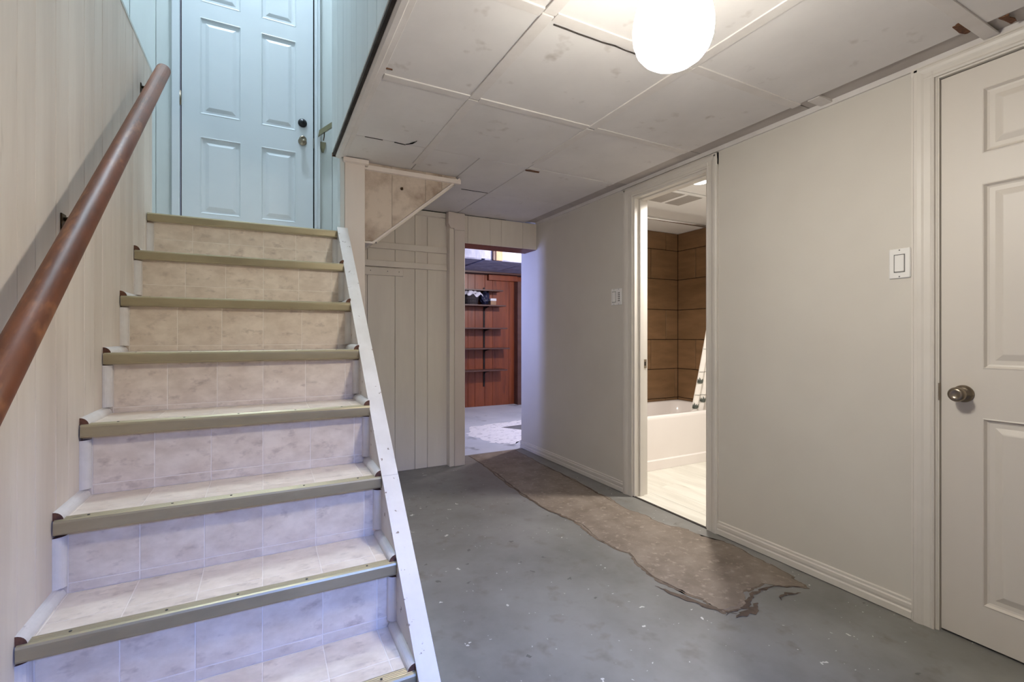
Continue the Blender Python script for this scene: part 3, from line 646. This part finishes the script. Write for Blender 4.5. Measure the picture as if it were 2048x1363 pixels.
box('rocker', XR-.010, XR-.004, 2.596, 2.630, 1.313, 1.383, 'plastic', sw2, bev=.002)
box('timer_face', XR-.008, XR-.004, 2.546, 2.582, 1.313, 1.383, 'plastic', sw2, bev=.0015)
for k in range(5):
    z = 1.320+.0132*k
    box('button', XR-.0105, XR-.007, 2.550, 2.563, z-.004, z+.004, 'grey_plastic', sw2, bev=.001)
    box('indicator', XR-.0090, XR-.007, 2.569, 2.574, z-.002, z+.002, 'grey_plastic', sw2)
for y in (2.564, 2.613):
    for z in (1.297, 1.399): lathe('screw', [(.0025, 0), (.0025, -.001)], (XR-.006, y, z), 'grey_plastic', sw2, 'x', 8)

# ================================================================== bathroom things
tb = thing('bathtub', 'white alcove bathtub with a plain front apron', 'bathtub', (3.0, 3.1, 0))
TX0, TX1, TY0, TY1, TZ = 2.315, 3.696, 2.812, 3.447, .432
def rr_ring(x0, x1, y0, y1, r, z, n=6):
    out = []
    for cx_, cy_, a0 in ((x1-r, y1-r, 0), (x0+r, y1-r, 90), (x0+r, y0+r, 180), (x1-r, y0+r, 270)):
        for k in range(n+1):
            a = math.radians(a0+90*k/n); out.append((cx_+r*math.cos(a), cy_+r*math.sin(a), z))
    return out
bm = bmesh.new(); rings = []
for ix, iy, r, z in ((0, 0, .006, TZ-.03), (0, 0, .008, TZ-.006), (.005, .005, .010, TZ), (.05, .045, .08, TZ), (.065, .058, .09, TZ-.012), (.09, .075, .11, TZ-.10), (.13, .10, .12, TZ-.28), (.20, .15, .12, TZ-.34)):
    rings.append([bm.verts.new(p) for p in rr_ring(TX0+ix, TX1-ix, TY0+iy, TY1-iy, r, z)])
for a, b in zip(rings, rings[1:]):
    for k in range(len(a)): bm.faces.new((a[k], a[(k+1) % len(a)], b[(k+1) % len(a)], b[k]))
bm.faces.new(rings[-1])
from_bm('basin', bm, 'tub', tb, True)
prism('apron', [(TY0, TZ-.03), (TY0+.004, .085), (TY0-.004, .075), (TY0-.006, .002), (TY0+.06, .002), (TY0+.06, TZ-.03)], 'x', TX0, TX1, 'tub', tb)
lathe('overflow_plate', [(.028, 0), (.026, -.006), (.010, -.008)], (TX1-.085, 3.12, TZ-.085), 'chrome', tb, 'x', 20)
cr_ = tag(tube('curtain_rod', [(2.302, 2.84, 2.022), (3.0, 2.84, 2.022), (3.70, 2.84, 2.022)], .013, 'chrome', None, 16), 'chrome shower curtain rod across the tub alcove', 'curtain rod')
cu = thing('shower_curtain', 'white shower curtain with dark leaf print at the right end of the tub', 'curtain', (3.5, 2.88, .3))
def cs(u, v):   # u 0..1 across, v 0 top..1 bottom
    left = 3.585-.315*v**1.3; right = 3.69-.10*v; x = left+(right-left)*u
    return Vector((x, 2.845+.075*v+.020*math.sin(u*24+.6)*(.5+.5*(1-v)), 2.00-1.68*v))
bm = bmesh.new(); nu, nv = 40, 26
g = [[bm.verts.new(cs(i/nu, j/nv)) for i in range(nu+1)] for j in range(nv+1)]
for j in range(nv):
    for i in range(nu): bm.faces.new((g[j][i], g[j][i+1], g[j+1][i+1], g[j+1][i]))
c0 = from_bm('curtain_cloth', bm, 'curtain', cu, True)
sm = c0.modifiers.new('thickness', 'SOLIDIFY'); sm.thickness = .002; sm.offset = 1
def leaf(u, v, ang, ln=.05, wd=.012):
    c = cs(u, v); t = Vector((math.cos(ang), 0, math.sin(ang))); n = Vector((-t.z, 0, t.x))
    pts = []
    for a, b in ((0, 0), (.3, .5), (.65, .4), (1, 0), (.65, -.4), (.3, -.5)):
        p = c+t*ln*a+n*wd*b
        # back onto the cloth
        vv_ = (2.00-p.z)/1.68; left = 3.585-.315*max(0, vv_)**1.3; uu = (p.x-left)/(3.69-.10*max(0, vv_)-left)
        q = cs(min(1, max(0, uu)), vv_); pts.append(q+Vector((0, -.006, 0)))
    poly('printed_leaf', pts, 'leaf_print', cu, (0, .001, 0))
for su, sv in ((.10, .93), (.12, .80), (.40, .90), (.55, .72), (.30, .60), (.70, .45), (.45, .30), (.75, .15)):
    for k in range(7): leaf(su, sv, math.radians(30+k*20), .045+.01*(k % 2), .011)
for k in range(7): tube('curtain_ring', [cs((k+.5)/7, 0)+Vector((0, -.006, .0)), (cs((k+.5)/7, 0).x, 2.823, 2.022), (cs((k+.5)/7, 0).x, 2.84, 2.039), (cs((k+.5)/7, 0).x, 2.857, 2.022)], .002, 'chrome', cu, 6)
for v in (.62, .74, .86):   # woven grid lines of the print
    poly('printed_line', [cs(i/20, v)+Vector((0, -.005, .0015)) for i in range(21)]+[cs(i/20, v)+Vector((0, -.005, -.0015)) for i in range(20, -1, -1)], 'leaf_print', cu, (0, .001, 0))
fn = thing('exhaust_fan', 'white ceiling exhaust fan with two grey grilles in the bathroom', 'fan', (2.69, 2.54, 2.10))
box('frame', 2.49, 2.885, 2.40, 2.685, 2.090, 2.099, 'bath_paint', fn, bev=.003)
for x0, x1 in ((2.517, 2.675), (2.712, 2.858)):
    g0 = box('grille', x0, x1, 2.428, 2.658, 2.0885, 2.0905, 'grille', fn)
    n = 14
    for k in range(n): box('slat', x0+(x1-x0)*(k+.2)/n, x0+(x1-x0)*(k+.7)/n, 2.430, 2.656, 2.0868, 2.0887, 'grille', g0)
pl = thing('recessed_light', 'small recessed light glowing in the bathroom ceiling', 'light', (2.565, 2.20, 2.10))
lathe('trim_ring', [(.062, 2.0995), (.060, 2.0940), (.050, 2.0930), (.046, 2.0960), (.046, 2.0990)], (2.565, 2.20, 0), 'bath_paint', pl)
lathe('lens', [(.044, 2.0975), (.043, 2.0930), (.01, 2.0920)], (2.565, 2.20, 0), 'pot_lens', pl)

# ================================================================== storage shelves
sd = thing('shelf_standard', 'black slotted metal shelf track on the brown panelled wall', 'shelf track', (2.95, 6.55, .3))
box('track', 2.940, 2.962, 6.545, 6.560, .30, 1.80, 'black_metal', sd, bev=.002)
for k in range(30): box('slot', 2.947, 2.955, 6.5435, 6.5455, .33+.049*k, .352+.049*k, 'seam_dark', sd)
labels = ['topmost dark wooden wall shelf, above the basket', 'dark wooden wall shelf carrying the basket and bag', 'dark wooden wall shelf just below the basket shelf, empty', 'longest empty dark wooden wall shelf, fourth from the top', 'lowest dark wooden wall shelf near the storage floor']
for lab, xe, z in zip(labels, (3.167, 3.209, 3.235, 3.277, 3.235), (1.752, 1.528, 1.191, .890, .567)):
    sh = thing('wall_shelf', lab, 'shelf', (2.6, 6.44, z), 'dark wooden shelves in the storage room')
    box('board', 2.36, xe, 6.32, 6.545, z-.020, z, 'dark_wood', sh, bev=.002)
    prism('bracket', [(6.545, z-.021), (6.36, z-.021), (6.36, z-.028), (6.50, z-.050), (6.545, z-.085)], 'x', 2.948, 2.954, 'black_metal', sh)
SZ = 1.528
bs = thing('basket', 'dark woven basket on the second storage shelf', 'basket', (2.69, 6.43, SZ))
bm = bmesh.new(); rings = []
for s, z in ((.80, 0), (.86, .05), (.93, .10), (1.0, .15), (1.0, .16), (.94, .16), (.92, .14), (.80, .02)):
    rings.append([bm.verts.new((2.69+.125*s*math.cos(2*math.pi*k/40)*(1+(.012 if k % 2 else -.012)), 6.43+.088*s*math.sin(2*math.pi*k/40)*(1+(.012 if k % 2 else -.012)), SZ+.001+z)) for k in range(40)])
for a, b in zip(rings, rings[1:]):
    for k in range(40): bm.faces.new((a[k], a[(k+1) % 40], b[(k+1) % 40], b[k]))
bm.faces.new(rings[-1]); bm.faces.new(rings[0])
from_bm('basket_body', bm, 'wicker', bs)
for z in (.03, .075, .12): tube('woven_band', [(2.69+.125*(.80+.2*z/.15)*1.03*math.cos(t*math.pi/12), 6.43+.088*(.80+.2*z/.15)*1.03*math.sin(t*math.pi/12), SZ+z) for t in range(25)], .005, 'wicker', bs, 6)
cl = thing('cloth', 'crumpled white cloth spilling over the dark basket', 'cloth', (2.70, 6.40, SZ+.15))
bm = bmesh.new(); n = 22; g = []
for j in range(n+1):
    row = []
    for i in range(n+1):
        a, b = i/n*2-1, j/n*2-1
        x = 2.705+.125*a+.02*math.sin(b*4); y = 6.42+.085*b
        z = SZ+.185+.016*math.sin(a*7+b*3)+.012*math.sin(b*9-a*4)-.028*max(0, a*a+b*b-.7)
        if b < -.75: z -= (-.75-b)*.16*(1+.5*math.sin(a*4+.5))
        if b < -.75: y = 6.335+.006*math.sin(a*9)
        row.append(bm.verts.new((x, y, z)))
    g.append(row)
for j in range(n):
    for i in range(n): bm.faces.new((g[j][i], g[j][i+1], g[j+1][i+1], g[j+1][i]))
c1 = from_bm('cloth_folds', bm, 'white_cloth', cl, True); sm = c1.modifiers.new('thickness', 'SOLIDIFY'); sm.thickness = .006
bg = thing('bag', 'dark navy plastic bag beside the basket on the storage shelf', 'bag', (2.88, 6.43, SZ))
bm = bmesh.new(); bmesh.ops.create_icosphere(bm, subdivisions=4, radius=1)
for v in bm.verts:
    c = v.co.copy(); rr_ = 1+.10*math.sin(c.x*7+c.z*5)+.08*math.sin(c.y*9-c.z*6)+.05*math.sin(c.x*17+c.y*13)
    x, y, z = c.x*.072*rr_, c.y*.075*rr_, c.z*.10*rr_+.095
    if z > .12: x += (z-.12)*.35; 
    v.co = (2.897+x, 6.43+y, SZ+.001+max(0, z))
from_bm('bag_body', bm, 'navy_bag', bg, True)
tube('bag_knot', [(2.89, 6.43, SZ+.175), (2.905, 6.42, SZ+.198), (2.925, 6.40, SZ+.200)], [.02, .014, .022], 'navy_bag', bg, 10)
bx_ = thing('small_box', 'small cardboard box with a white lid on the storage shelf', 'box', (3.03, 6.40, SZ))
box('carton', 2.975, 3.065, 6.36, 6.45, SZ, SZ+.062, 'cardboard', bx_, bev=.002)
box('lid', 2.972, 3.068, 6.357, 6.453, SZ+.062, SZ+.098, 'box_white', bx_, bev=.003)
